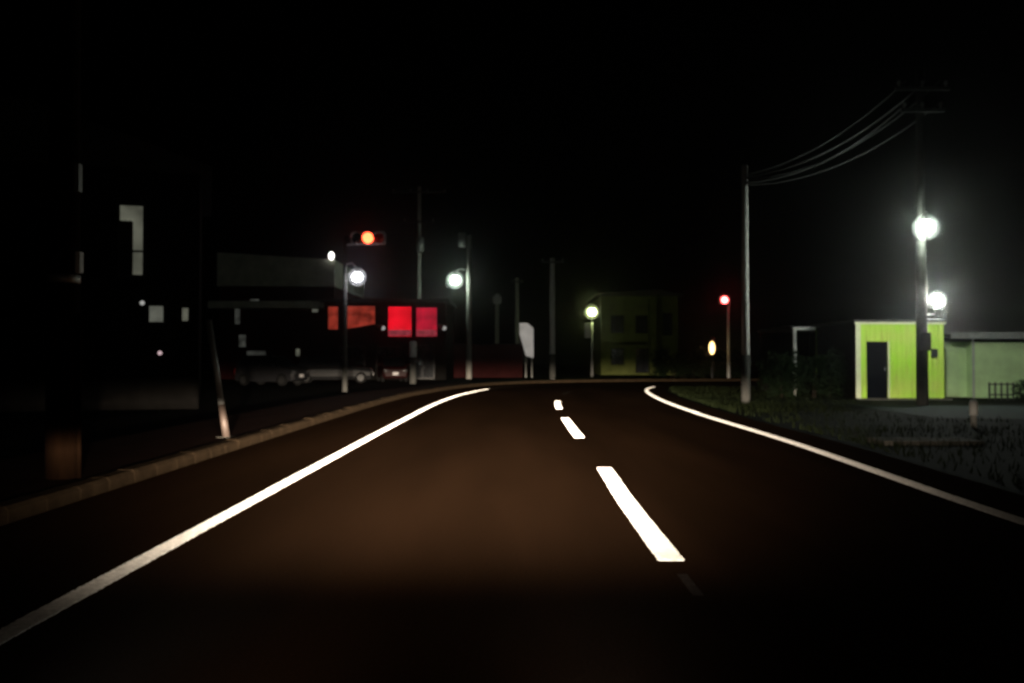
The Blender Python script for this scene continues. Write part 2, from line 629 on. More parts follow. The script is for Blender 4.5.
# left signal pole with lamp and amber signal
D = 36.0
X = wx(345, D)
p = thing('street_lamp', 'grey pole with a cool white lamp below the amber signal', 'street lamp', (X, D, 0), group='street lamps')
pole_mb(wz(236, D), .10, .075).build('pole', M['greypole'], p, True)
lz = wz(277, D - .3)
lx = wx(357, D - .3) - X
MB().tube([(0, 0, lz + .5), (lx * .6, -.2, lz + .55), (lx, -.3, lz + .3)], .03, 8).build('lamp_arm', M['steel'], p, True)
glow_lamp(p, (lx, -.3, lz), .20, E['lamp_cool'])
sz = wz(238, D - .25)
q = thing('traffic_signal', 'horizontal signal head with its amber lens lit, above the cool white lamp', 'traffic signal', (X, D - .25, sz), group='traffic signals')
sx = wx(368, D - .25) - X
hb = MB().box(sx - .66, sx + .66, -.08, .12, -.235, .235, .06)
hb.build('signal_housing', M['housing'], q)
for k, (nm, em) in enumerate((('green_lens', M['glassdark']), ('amber_lens', E['amber']), ('red_lens', M['tail']))):
    cx = sx + (k - 1) * .43
    lo = MB().ball((cx, -.082, 0), .205, .06, .205).build(nm, em, q, True)
    hood = MB()
    for j in range(9):
        a0 = math.pi * (j - .5) / 8 if j else 0
        a0, a1 = math.pi * j / 9, math.pi * (j + 1) / 9
        r_ = .213
        hood.add([(cx + r_ * math.cos(a0), -.081, r_ * math.sin(a0)), (cx + r_ * math.cos(a1), -.081, r_ * math.sin(a1)),
                  (cx + r_ * math.cos(a1), -.28, r_ * math.sin(a1)), (cx + r_ * math.cos(a0), -.28, r_ * math.sin(a0)),
                  (cx + (r_ + .008) * math.cos(a0), -.081, (r_ + .008) * math.sin(a0)), (cx + (r_ + .008) * math.cos(a1), -.081, (r_ + .008) * math.sin(a1)),
                  (cx + (r_ + .008) * math.cos(a1), -.28, (r_ + .008) * math.sin(a1)), (cx + (r_ + .008) * math.cos(a0), -.28, (r_ + .008) * math.sin(a0))],
                 [(0, 1, 2, 3), (4, 7, 6, 5), (3, 2, 6, 7)])
    hood.build('visor', M['housing'], lo)
MB().tube([(0, .25, -.22), (sx - .3, .05, -.22), (sx + .4, .05, -.22)], .03, 8).build('bracket', M['steel'], q)

# mint lamp on its pole beyond the bend
D = 63.0
X = wx(469, D)
p = thing('street_lamp', 'grey pole with a mint white lamp hung on its left, right of the red signs', 'street lamp', (X, D, 0), group='street lamps')
pole_mb(wz(235, D), .2, .16).build('pole', M['concrete'], p, True)
lz = wz(280, D - .5)
lx = wx(455, D - .5) - X
MB().tube([(-.15, 0, lz + .7), (lx * .6, -.3, lz + .8), (lx, -.5, lz + .55)], .05, 8).build('lamp_arm', M['steel'], p, True)
glow_lamp(p, (lx, -.5, lz), .33, E['lamp_mint'])
tr = MB().tube([(-.45, -.1, wz(247, D)), (-.45, -.1, wz(233, D))], .26, 12)
tr.build('transformer', M['housing'], p, True)

# utility pole with crossarms behind the red signs
D = 66.0
p = thing('utility_pole', 'dark tall pole with crossarms and cable drum rising behind the red signs', 'utility pole', (wx(419, D), D, 0), group='utility poles')
pole_mb(wz(186, D), .18, .13).build('pole', M['concrete'], p, True)
crossarm(p, wz(192, D), 1.9, -.2, 4)
crossarm(p, wz(222, D), 1.1, -.2, 3)
MB().tube([(.1, -.35, wz(252, D)), (.1, -.35, wz(238, D))], .28, 12).build('transformer', M['housing'], p, True)

# centre poles
D = 56.5
p = thing('utility_pole', 'pale concrete pole standing at the outside of the bend, mid-picture', 'utility pole', (wx(552.5, D), D, .1), group='utility poles')
pole_mb(wz(258, D) - .1, .175, .13).build('pole', M['palepole'], p, True)
MB().tube([(0, 0, 0), (0, 0, 1.5)], .182, 14).build('dimming_sleeve', M['greypole'], p, True)  # added dark sleeve, keeps the headlit base as dim as the shaft
crossarm(p, wz(264, D), .7, -.24)
D = 78.0
p = thing('utility_pole', 'thin distant pole rising behind the white lit board', 'utility pole', (wx(517, D), D, 0), group='utility poles')
pole_mb(wz(278, D), .2, .14).build('pole', M['concrete'], p, True)
crossarm(p, wz(282, D), .5)
D = 84.0
p = thing('utility_pole', 'shortest faint distant pole between the mint lamp and the thin distant pole', 'utility pole', (wx(497, D), D, 0), group='utility poles')
pole_mb(wz(294, D), .24, .18).build('pole', M['concrete'], p, True)
MB().box(-.4, .4, -.25, .25, wz(304, D), wz(296, D), .05).build('cap_box', M['housing'], p)

# lime lamp
D = 70.0
X = wx(592, D)
p = thing('street_lamp', 'short post with a round yellow-green lamp before the dim olive house', 'street lamp', (X, D, 0), group='street lamps')
pole_mb(wz(322, D), .11, .09).build('pole', M['steel'], p, True)
glow_lamp(p, (0, -.02, wz(312, D)), .30, E['lamp_lime'], .95)
MB().box(-.55, -.12, -.2, .05, wz(338, D), wz(323, D), .03).build('control_box', M['white'], p)

# red signal
D = 61.0
X = wx(728.5, D)
p = thing('traffic_signal', 'slim post with a small red light on its top, right of the olive house', 'traffic signal', (X, D, 0), group='traffic signals')
pole_mb(wz(297, D), .10, .085).build('pole', M['white'], p, True)
rz_ = wz(300, D)
MB().box(-.62, .12, -.12, .14, rz_ - .3, rz_ + .28, .07).build('signal_housing', M['housing'], p)
MB().ball((-.27, -.125, rz_), .24, .07, .24).build('red_lens', E['red'], p, True)

# warm lantern
D = 60.0
p = thing('lantern', 'glowing warm lantern on a low post below the red signal', 'lantern', (wx(712, D), D, 0))
MB().tube([(0, 0, 0), (0, 0, wz(358, D))], [.09, .07], 10).build('post', M['darkmetal'], p)
lz = wz(348, D)
MB().ball((0, 0, lz), .19, .19, .42).build('lantern_glass', E['warm'], p, True)
MB().tube([(0, 0, lz + .48), (0, 0, lz + .56), (0, 0, lz + .75)], [.3, .3, .05], 10).build('lantern_cap', M['darkmetal'], p)

# white marker post left of the bend
D = 48.0
p = thing('marker_post', 'white two-part marker post behind the kerb, under the red signs', 'marker post', (wx(413, D), D, 0), group='white posts')
MB().tube([(0, 0, 0), (0, 0, wz(358, D))], .17, 12).build('post', M['greypole'], p, True)
MB().tube([(0, 0, wz(357, D)), (0, 0, wz(342, D)), (0, 0, wz(341, D))], [.19, .19, .1], 12).build('reflector_cap', M['white'], p, True)
# short white post at the right
D = 17.6
p = thing('marker_post', 'short white post at the driveway corner in front of the pale green building', 'marker post', (wx(973, D), D, -.02), group='white posts')
MB().tube([(0, 0, 0), (0, 0, .24)], .055, 12).build('post', M['concrete'], p, True)
MB().tube([(0, 0, .24), (0, 0, wz(402, D)), (0, 0, wz(399, D))], [.075, .075, .05], 12).build('reflector_cap', M['white'], p, True)

# overhead cables from the lamp pole to the poles beyond
P1 = Vector((wx(922, 26), 25.84, 0))
P2 = Vector((wx(745.5, 27.3), 27.2, 0))
specs = [(-.45, 8.97, -.02, 6.62, .42, .02, 'topmost slack cable between the tall lamp pole and the slim bare pole'),
         (.1, 8.97, .0, 6.55, .50, .03, 'second slack cable from the top, thickest of the strands below the upper crossarm'),
         (.5, 8.97, .02, 6.50, .62, .02, 'third slack cable from the top between the lamp pole and bare pole'),
         (-.4, 8.37, -.02, 6.40, .50, .026, 'fourth slack cable from the top, leaving the lower crossarm'),
         (.5, 8.37, .02, 6.33, .55, .02, 'lowest slack cable between the tall lamp pole and the slim bare pole')]
for dx, z1, dx2, z2, sag, r_, lab in specs:
    a = P1 + Vector((dx, 0, z1))
    b = P2 + Vector((dx2, 0, z2))
    pts = []
    for k in range(41):
        t = k / 40
        c = a.lerp(b, t)
        c.z -= 4 * sag * t * (1 - t)
        pts.append(c)
    tag(MB().tube(pts, r_, 6).build('overhead_cable', M['cable'], smooth=True), lab, 'cable', 'overhead cables')


# ------------------------------------------------------------------ right-hand buildings
SX0, SX1, SD = wx(857, 30), wx(944, 30), 30.0
SH = 2.46
p = thing('shed', 'small lime green sheet-metal shed with a dark doorway, brightly lit', 'shed', (SX0, SD, 0))
W = SX1 - SX0
dx0, dx1, dz1 = wx(866.5, 30) - SX0, wx(887.5, 30) - SX0, wz(341.5, 30)


def ribsheet(x0, x1, z0, z1, mb, pitch=.18, depth=.012):
    """trapezoid-ribbed sheet, front face at y = 0"""
    x = x0
    prof = []
    while x < x1 - 1e-6:
        for dx_, dy in ((0, 0), (pitch * .55, 0), (pitch * .65, -depth), (pitch * .9, -depth), (pitch, 0)):
            xx = min(x + dx_, x1)
            if not prof or xx > prof[-1][0] + 1e-6:
                prof.append((xx, dy))
        x += pitch
    n = len(prof)
    mb.add([(a, b, z0) for a, b in prof] + [(a, b, z1) for a, b in prof] ,
           [(i, i + 1, n + i + 1, n + i) for i in range(n - 1)])


w = MB()
ribsheet(0, dx0, dz1 - .02, SH, w)
ribsheet(dx0, dx1, dz1, SH, w)
ribsheet(dx1, W, 0, SH, w)
ribsheet(0.0, dx0, 0, dz1 - .02, w)
w.box(0, dx0, .03, .08, 0, SH)
w.box(dx1, W, .03, .08, 0, SH)
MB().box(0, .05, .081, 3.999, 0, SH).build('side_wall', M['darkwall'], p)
w.box(W - .05, W, .08, 4, 0, SH)
w.box(0, W, 4, 4.05, 0, SH)
w.build('wall', M['greenwall'], p)
MB().box(-.12, W + .05, -.11, 4.2, SH + .001, SH + .07).build('roof', M['roof'], p)
MB().box(-.10, W + .03, -.10, -.03, SH - .07, SH).build('fascia', M['cream'], p)
MB().box(-.06, .10, -.06, -.027, 0, SH - .071).build('corner_trim', M['cream'], p)
d0 = MB().box(dx0 + .01, dx1 - .01, .02, .06, .02, dz1 - .01)
for zz in (.25, .95):
    d0.box(dx0 + .1, dx1 - .1, .012, .0205, zz, zz + .5)
dd = d0.build('door', M['doorwayshade'], p)  # near-black panel, its colour stands for the shade inside an open doorway
MB().tube([(dx1 - .09, -.02, .9), (dx1 - .09, -.02, 1.02)], .015, 8).build('handle', M['steel'], dd)
MB().box(dx1 + .001, dx1 + .05, -.04, .0, 0, dz1).build('door_jamb', M['cream'], p)
MB().box(wx(930.5, 30) - SX0, wx(936, 30) - SX0, -.12, -.026, wz(357, 30), wz(349, 30)).build('meter_box', M['darkmetal'], p)
MB().box(-.15, W + .1, -.35, -.03, -.02, .035).build('doorstep', M['slab'], p)

# long low building beside it
BX0, BX1, BD = wx(948, 31), 24.0, 31.0
p = thing('low_building', 'long low pale green building with a dark flat roof at the right edge', 'building', (BX0, BD, 0))
W = BX1 - BX0
sp = wx(981, 30.6) - BX0
HB = wz(341.5, 31)
w = MB()
w.box(0, sp, .6, .7, 0, HB)
w.box(sp, W, -.0, 5, 0, HB)
for k in range(10):
    w.box(sp - .006, W, -.014, -.001, .08 + k * .175, .08 + k * .175 + .16)
w.build('wall', M['palegreen'], p)
MB().box(-.15, W + .2, -.55, 5.2, HB + .10, HB + .24).build('roof', M['roof'], p)
MB().box(-.17, W + .2, -.60, -.551, HB + .08, HB + .29).build('fascia', M['housing'], p)
MB().box(.15, sp - .25, .54, .59, .05, 1.62).build('sliding_door', M['palegreen'], p)
MB().tube([(sp - .08, -.05, 0), (sp - .08, -.05, HB + .08)], .035, 8).build('downpipe', M['steel'], p)
wn = MB()
wx0 = wx(1040, 31) - BX0
wn.box(wx0, wx0 + 1.4, -.05, -.016, .9, 1.6)
wf = wn.build('window', M['glassdark'], p)
MB().box(wx0 - .05, wx0 + 1.45, -.07, -.017, .84, .899).build('sill', M['steel'], wf)

# low railing in front of it
D = 29.0
p = thing('railing', 'low dark railing in front of the pale green siding', 'railing', (wx(989, D), D, 0))
rl = MB()
rw = wx(1013, D) - wx(989, D)
rl.box(0, rw, -.015, .015, .48, .52)
rl.box(0, rw, -.015, .015, .16, .20)
rl.build('rail', M['darkmetal'], p)
for k in range(5):
    x = k * rw / 4
    MB().box(x - .02, x + .02, -.02, .02, 0, .56).build('upright', M['darkmetal'], p)


def foliage(mb, c, r, n, leaf=.09):
    for _ in range(n):
        while True:
            v = Vector((random.uniform(-1, 1), random.uniform(-1, 1), random.uniform(-1, 1)))
            if .25 < v.length < 1:
                break
        k = 1 + .22 * math.sin(v.x * 7 + c[0]) * math.cos(v.z * 6 + c[1])
        pp = Vector((c[0] + v.x * r[0] * k, c[1] + v.y * r[1] * k, c[2] + v.z * r[2] * k))
        if pp.z < .03:
            continue
        a = Vector((random.gauss(0, 1), random.gauss(0, 1), random.gauss(0, 1))).normalized() * leaf * random.uniform(.6, 1.3)
        b = a.orthogonal().normalized() * leaf * .4
        mb.add([pp - a, pp + b, pp + a, pp - b], [(0, 1, 2, 3)])
    return mb


def shrub(name, label, loc, r, n, group=None, leaf=.08):
    p = thing(name, label, 'shrub' if name == 'shrub' else 'hedge', loc, group=group)
    fm = MB()
    k = max(1, int(r[0] / .6))
    for i in range(k):
        cx = (-r[0] + (2 * i + 1) * r[0] / k) if k > 1 else 0
        hz = r[2] * random.uniform(.85, 1.1)
        foliage(fm, (cx, 0, hz), (r[0] / k * 1.25, r[1], hz), n // k, leaf)
    fm.build('foliage', M['leaf'], p)
    for i in range(max(3, k * 2)):
        st = MB()
        x = random.uniform(-r[0], r[0]) * .7
        st.tube([(x, 0, 0), (x + random.uniform(-.15, .15), random.uniform(-.1, .1), r[2] * 1.3)], [.03, .01], 6)
        st.build('stem', M['bark'], p)
    return p


shrub('shrub', 'dark rounded shrub at the right edge in front of pale green siding', (wx(1024, 28.2), 28.2, 0), (.28, .35, .36), 500, leaf=.06)
shrub('hedge', 'dark clipped hedge in front of the white carport frame', (wx(808, 31), 31, 0), (1.55, .45, .72), 3600)
shrub('hedge', 'dark hedge filling the far side of the bend beside the lantern', (wx(700, 64), 64, 0), (3.2, .8, 1.0), 3500, leaf=.14)

# carport left of the shed
D = 33.5
p = thing('carport', 'dark carport with a white front beam and white corner post', 'carport', (wx(794, D), D, 0))
cw = wx(850, D) - wx(794, D)
ch = wz(327, D)
MB().box(-.03, .75, -.05, .05, ch - .11, ch).build('front_beam', M['white'], p)
MB().box(-.03, .08, -.045, .055, 0, ch - .111).build('post', M['white'], p)
MB().box(cw - .08, cw, -.04, .06, 0, ch - .12).build('post', M['darkmetal'], p)
MB().box(-.1, cw + .1, .06, 4.6, ch - .06, ch + .03).build('roof', M['roof'], p)
MB().box(0, cw, 4.5, 4.6, 0, ch - .061).build('back_panel', M['darkwall'], p)


# ------------------------------------------------------------------ parked cars
def wheel(parent, x, y, r=.31, w=.2):
    o = MB().tube([(x - w / 2, y, r), (x - w / 2 + .03, y, r), (x + w / 2 - .03, y, r), (x + w / 2, y, r)], [r - .05, r, r, r - .05], 18).build('wheel', M['rubber'], parent, True)
    MB().tube([(x - w / 2 - .006, y, r), (x + w / 2 + .006, y, r)], r * .6, 14).build('rim', M['darkmetal'], o)


def parked_car(label, loc, rz, paint, L_=3.5, W_=1.5, H_=1.5):
    p = thing('parked_car', label, 'car', loc, rz, 'parked cars')
    h = W_ / 2
    prof = [(-L_ / 2, .35), (-L_ / 2 + .03, .8), (-L_ / 2 + .6, .92), (L_ / 2 - .1, .95), (L_ / 2, .8), (L_ / 2 - .02, .3)]
    b = MB()
    sec = [(h * .97, .22), (h, .55), (h * .98, .85), (h * .9, .97)]
    # lower body as lofted sections along y
    ysec = [(-L_ / 2, .82, .35, .72), (-L_ / 2 + .12, .94, .25, .82), (-L_ / 2 + .9, 1, .2, .93), (0, 1, .2, .95), (L_ / 2 - .3, 1, .2, .95), (L_ / 2 - .05, .96, .25, .90), (L_ / 2, .9, .33, .78)]
    rings = []
    for y, k, z0, z1 in ysec:
        w = h * k
        rings.append([(-w * .92, y, z0), (-w, y, z0 + .18), (-w, y, z1 - .2), (-w * .9, y, z1), (w * .9, y, z1), (w, y, z1 - .2), (w, y, z0 + .18), (w * .92, y, z0)])
    vs = [v for r_ in rings for v in r_]
    fs = []
    for i in range(len(rings) - 1):
        for k in range(8):
            k2 = (k + 1) % 8
            fs.append((i * 8 + k, i * 8 + k2, (i + 1) * 8 + k2, (i + 1) * 8 + k))
    fs += [tuple(range(7, -1, -1)), tuple(range(len(vs) - 8, len(vs)))]
    b.add(vs, fs)
    b.add([(-h * .74, -.35, H_), (h * .74, -.35, H_), (h * .74, L_ / 2 - .45, H_ - .01), (-h * .74, L_ / 2 - .45, H_ - .01),
           (-h * .76, -.42, H_ - .06), (h * .76, -.42, H_ - .06), (h * .76, L_ / 2 - .38, H_ - .07), (-h * .76, L_ / 2 - .38, H_ - .07)],
          [(0, 1, 2, 3), (4, 5, 1, 0), (5, 6, 2, 1), (6, 7, 3, 2), (7, 4, 0, 3), (7, 6, 5, 4)])
    for sx_ in (-1, 1):
        for y0, y1, t in ((-1.0, -.42, 0), (L_ / 2 - .12, L_ / 2 - .4, 0), (.25, .28, 1)):
            b.tube([(sx_ * h * .89, y0, .93), (sx_ * h * .755, y1, H_ - .05)], .035, 6)
    b.build('body', paint, p, False)
    gl = MB()
    q = [(-h * .87, -1.0, .93), (h * .87, -1.0, .93), (h * .87, L_ / 2 - .13, .94), (-h * .87, L_ / 2 - .13, .94),
         (-h * .74, -.42, H_ - .061), (h * .74, -.42, H_ - .061), (h * .74, L_ / 2 - .41, H_ - .071), (-h * .74, L_ / 2 - .41, H_ - .071)]
    gl.add(q, [(0, 1, 5, 4), (1, 2, 6, 5), (2, 3, 7, 6), (3, 0, 4, 7)])
    gl.build('window_glass', M['glassdark'], p)
    for sx_ in (-1, 1):
        MB().ball((sx_ * h * .7, -L_ / 2 + .05, .66), .17, .07, .10).build('headlight', M['carlens'], p, True)
        MB().box(sx_ * h * .82 - .07, sx_ * h * .82 + .07, L_ / 2 - .06, L_ / 2 + .02, .55, .86, .03).build('tail_light', M['tail'], p)
        for yy in (-L_ / 2 + .65, L_ / 2 - .6):
            wheel(p, sx_ * (h - .09), yy)
    MB().box(-.165, .165, -L_ / 2 - .02, -L_ / 2 + .02, .42, .58).build('number_plate', M['plate'], p)
    MB().box(-.165, .165, L_ / 2 - .01, L_ / 2 + .025, .55, .71).build('number_plate', M['plate'], p)
    for sx_ in (-1, 1):
        MB().ball((sx_ * (h + .08), -.72, 1.0), .09, .05, .07).build('wing_mirror', paint, p, True)
    return p


parked_car('grey small car parked in the dark lot, left of the orange sign', (wx(272, 47), 47, -.02), R(68), M['cargrey'])
parked_car('black car parked side-on below the orange sign', (wx(335, 52), 52, -.02), R(96), M['carblack'], 4.2, 1.65, 1.45)
parked_car('dark red car parked facing the road below the crimson signs', (wx(392, 55), 55, -.02), R(14), M['carred'])


# ------------------------------------------------------------------ left and far buildings
def windows(parent, spots, y, wmat, fmat=None):
    for x0, x1, z0, z1 in spots:
        f = MB()
        t = .06
        f.box(x0 - t, x1 + t, y - .05, y - .003, z0 - t, z0)
        f.box(x0 - t, x1 + t, y - .05, y - .003, z1, z1 + t)
        f.box(x0 - t, x0, y - .05, y - .003, z0, z1)
        f.box(x1, x1 + t, y - .05, y - .003, z0, z1)
        f.box((x0 + x1) / 2 - .02, (x0 + x1) / 2 + .02, y - .045, y - .003, z0, z1)
        o = f.build('window', fmat or M['steel'], parent)
        MB().box(x0, x1, y - .02, y - .002, z0, z1).build('pane', wmat, o)


# house on the left with the half-curtained window, its front turned a little to the street
D = 24.5
HC = wx(199, D)
TH = math.atan(-HC / D) * .97
p = thing('house', 'dark two-storey house on the left with a half-curtained glowing window', 'house', (HC, D, 0), TH)
W = 8.4


def front(px, py):
    """point of the turned front seen in that direction: local x and height"""
    k = (px - 512) / F
    t = (HC - k * D) / (math.cos(TH) - k * math.sin(TH))
    return -t, wz(py, D - t * math.sin(TH))


MB().box(-W, 0, 0, 7, -.1, 6.1).build('wall', M['darkwall'], p)
MB().prism([(-W - .4, 6.101), (.3, 6.101), (.3, 6.22), (-W / 2, 7.7), (-W - .4, 6.22)], -.5, 7.5).build('roof', M['roof'], p)


def house_window(px0, px1, py0, py1, em, curtain=False):
    x0, z1 = front(px0, py0)
    x1, z0 = front(px1, py1)
    f = MB()
    t = .05
    f.box(x0 - t, x1 + t, -.07, -.003, z0 - t, z0)
    f.box(x0 - t, x1 + t, -.07, -.003, z1, z1 + t)
    f.box(x0 - t, x0, -.07, -.003, z0, z1)
    f.box(x1, x1 + t, -.07, -.003, z0, z1)
    wo = f.build('window', M['darkmetal'], p)
    MB().box(x0, x1, -.02, -.004, z0, z1).build('pane', em, wo)
    if curtain:
        cu = MB()
        kx = x0 + (x1 - x0) * .56
        for i in range(6):
            u0 = x0 + (kx - x0) * i / 6
            u1 = x0 + (kx - x0) * (i + 1) / 6
            cu.prism([(u0 - .006, z0 + .002), (u1 + .006, z0 + .002), (u1 + .006, z1 - .40 - .02 * (i % 2)), (u0 - .006, z1 - .38)], -.05 - .012 * (i % 2), -.024 - .004 * (i % 2))
        cu.box(kx + .004, x1 - .002, -.048, -.024, z0 + .58, z0 + .63)
        cu.build('curtain', M['curtain'], wo)


def lit_pane(parent, px0, px1, py0, py1, d, X0, em, name='window', zoff=0.0):
    x0, x1, z0, z1 = wx(px0, d) - X0, wx(px1, d) - X0, wz(py1, d) - zoff, wz(py0, d) - zoff
    f = MB()
    t = .03
    f.box(x0 - t, x1 + t, -.06, -.003, z0 - t, z0)
    f.box(x0 - t, x1 + t, -.06, -.003, z1, z1 + t)
    f.box(x0 - t, x0, -.06, -.003, z0, z1)
    f.box(x1, x1 + t, -.06, -.003, z0, z1)
    o = f.build(name, M['darkmetal'], parent)
    MB().box(x0, x1, -.03, -.004, z0, z1).build('pane', em, o)


house_window(119, 142, 205, 275, E['win_dim'], True)
house_window(149, 163, 306, 322, E['win_soft'])
house_window(182, 188, 308, 321, E['win_dim'])
x, z = front(142, 303)
MB().ball((x, -.06, z), .06).build('porch_lamp', E['spark_dim'], p, True)
x, z = front(160, 353)
MB().ball((x, -.06, z), .055).build('entry_lamp', E['spark_pink'], p, True)
x0, _ = front(104, 340)
MB().box(x0, x0 + .85, -.03, -.002, .05, 2.05).build('door', M['darkwall'], p)

# pale long building
D = 62.0
BX0, BX1 = wx(218, D), wx(333, D)
p = thing('commercial_building', 'wide pale-fronted two-storey building behind the dark lot on the left', 'building', (BX0, D, 0))
W = BX1 - BX0
zb = wz(286, D)
zt = wz(252, D)
MB().box(0, W, .3, 12, -.1, zb).build('wall', M['redwall'], p)
MB().prism([(-.1, zb + .001), (W + .1, zb + .001), (W + .1, zt - .5), (-.1, zt)], 0, 12.2).build('upper_front', M['stucco'], p)
MB().box(-.3, W + .3, -1.2, .295, wz(309, D), wz(302, D)).build('awning', M['stucco'], p)
lit_pane(p, 235, 240, 302, 324, D, BX0, E['win_faint'])
lit_pane(p, 250, 259, 299, 305, D, BX0, E['win_faint'])
lit_pane(p, 312, 318, 302, 312, D, BX0, E['win_soft'])
lit_pane(p, 239, 246, 335, 347, D, BX0, E['win_faint'])
lit_pane(p, 247, 266, 351, 355, D, BX0, E['win_faint'])
lit_pane(p, 296, 300, 349, 356, D, BX0, E['win_dim'])
MB().ball((W - .1, -.15, wz(256, D)), .2, .15, .28).build('wall_lamp', E['spark'], p, True)

# shop with red signs
D = 60.0
SX0, SX1 = wx(324, D), wx(446, D)
p = thing('shop', 'dark low shop carrying the red lit signs', 'shop', (SX0, D, 0))
W = SX1 - SX0
MB().box(0, W, 0, 8, -.1, wz(302, D)).build('wall', M['darkwall'], p)
MB().box(-.2, W + .2, -.3, 8.2, wz(302, D) + .001, wz(299, D)).build('roof', M['roof'], p)
windows(p, [(1.0, 2.6, .4, 2.1), (3.4, 4.9, .4, 2.1), (5.6, 7.0, .1, 2.2)], 0, M['glassdark'], M['darkmetal'])


def sign(px0, px1, py0, py1, em, label, slant=0.0, strip=False):
    d = D - .42
    x0, x1, z0, z1 = wx(px0, d), wx(px1, d), wz(py1, d), wz(py0, d)
    q = thing('lit_sign', label, 'sign', (x0, d, z0), group='red lit signs')
    w, h = x1 - x0, z1 - z0
    MB().prism([(0, 0), (w, slant), (w, h), (0, h)], 0, .25).build('sign_box', M['darkmetal'], q)
    MB().prism([(.05, .05), (w - .05, .05 + slant), (w - .05, h - .05), (.05, h - .05)], -.03, -.002).build('sign_face', em, q)
    if strip:
        MB().prism([(.06, .07), (w - .06, .07), (w - .06, .07 + h * .2), (.06, .07 + h * .2)], -.045, -.032).build('sign_strip', E['sign_strip'], q)
    MB().box(w * .3, w * .35, .251, .42, h * .4, h * .5).build('bracket', M['darkmetal'], q)


sign(327.5, 338.5, 306, 330, E['sign_orange'], 'narrow dull orange sign, leftmost of the red signs')
sign(344, 375.5, 305.5, 330, E['sign_orange'], 'wide dull orange sign left of the brilliant red one', .35)
sign(387.5, 412, 306, 337, E['sign_red'], 'brilliant red sign, brightest of the signs', 0, True)
sign(415.5, 437.5, 307, 337, E['sign_pink'], 'crimson sign at the right end of the sign row', 0, True)
for px0, lab in ((380, 'small white spotlight in the gap left of the brilliant red sign'), (441, 'small white spotlight right of the crimson sign')):
    q = thing('spotlight', lab, 'spotlight', (wx(px0, D - .4), D - .4, wz(327, D - .4)), group='spotlights between the signs')
    MB().tube([(-.22, .1, .1), (.18, -.1, -.06)], [.12, .19], 12).build('housing', M['housing'], q)
    MB().ball((.2, -.115, -.07), .15, .06, .13).build('lens', E['spark_dim'], q, True)
    MB().tube([(-.2, .1, .1), (-.2, .4, .1)], .03, 6).build('bracket', M['steel'], q)

# white lit board beyond the bend
D = 66.0
p = thing('lit_board', 'tall white softly lit board with a sloping top beyond the bend', 'sign board', (wx(526.5, D), D, 0))
x0, x1 = wx(519.5, D) - wx(526.5, D), wx(533.5, D) - wx(526.5, D)
MB().prism([(x0 + .45, wz(356, D)), (x1, wz(358, D)), (x1, wz(328, D)), (x1 - .45, wz(323, D)), (x0, wz(323, D)), (x0, wz(334, D))], -.05, .12).build('board', E['board'], p)
MB().tube([(x0 + .45, .04, 0), (x0 + .45, .04, wz(356, D) - .1)], .05, 8).build('post', M['steel'], p)
MB().tube([(x1 - .12, .04, 0), (x1 - .12, .04, wz(356, D) - .1)], .05, 8).build('post', M['steel'], p)

# long dark wall behind the bend
p = thing('boundary_wall', 'long dark red-brown wall along the outside of the bend', 'wall', (wx(445, 68), 68, 0))
W = wx(520, 68) - wx(445, 68)
MB().box(0, W, 0, .25, -.1, wz(345, 68)).build('wall', M['redwall'], p)
MB().box(-.05, W + .05, -.05, .3, wz(345, 68) + .001, wz(345, 68) + .1).build('coping', M['darkwall'], p)
for k in range(4):
    x = k * W / 3
    MB().box(x - .18, x + .18, -.12, -.001, -.1, wz(345, 68) - .05).build('pier', M['redwall'], p)

# olive house
D = 80.0
HX0, HX1 = wx(601, D), wx(678, D)
p = thing('house', 'dim olive two-storey house behind the yellow-green lamp', 'house', (HX0, D, 0))
W = HX1 - HX0
hz = wz(296, D)
MB().box(0, W, 0, 9, -.1, hz).build('wall', M['olive'], p)
MB().prism([(-.4, hz + .001), (W + .4, hz + .001), (W + .4, hz + .12), (W * .72, hz + .55), (-.4, hz + .16)], -.5, 9.5).build('roof', M['roof'], p)
windows(p, [(.9, 1.9, 3.6, 5.0), (3.0, 3.9, 3.6, 5.0), (5.3, 6.0, 3.4, 5.2), (.9, 1.9, .9, 2.2), (3.0, 4.2, .2, 2.2)], 0, M['glassdark'], M['darkwall'])
MB().box(W * .62, W * .70, -.9, -.001, 0, hz - .3).build('chimney_stack', M['olive'], p)
MB().box(0, W * .6, -1.1, -.001, 2.75, 2.9).build('balcony', M['olive'], p)

# ------------------------------------------------------------------ the car this is seen from (its nose along the lower edge)
CX = -.36
p = thing('car', 'black bonnet of the car the road is seen from, along the bottom edge', 'car', (CX, 0, 0))
b = MB()
ny, nx = 14, 16
for j in range(ny + 1):
    t = j / ny
    y = .70 + t * 1.05
    for i in range(nx + 1):
        u = i / nx * 2 - 1
        half = .74 - .10 * t * t
        edge = .09 * abs(u) ** 2.5 * t
        z = .905 - .20 * t - .075 * t ** 4 - .03 * u * u - .02 * t * u * u
        b.v.append((u * half, y - edge, z))
for j in range(ny):
    for i in range(nx):
        a = j * (nx + 1) + i
        b.f.append((a, a + 1, a + nx + 2, a + nx + 1))
base = len(b.v)
for i in range(nx + 1):
    x, y, z = b.v[ny * (nx + 1) + i]
    b.v.append((x, y + .02, z - .06))
    if i:
        b.f.append((ny * (nx + 1) + i - 1, ny * (nx + 1) + i, base + i, base + i - 1))
b.build('bonnet', M['bonnetblack'], p, True)
fd_ = MB()
for s_ in (-1, 1):
    fd_.box(min(s_ * .76, s_ * .83), max(s_ * .76, s_ * .83), .75, 1.5, .3, .62)
fd_.box(-.82, .82, 1.45, 1.62, .22, .38)
fd_.build('fender', M['carblack'], p)
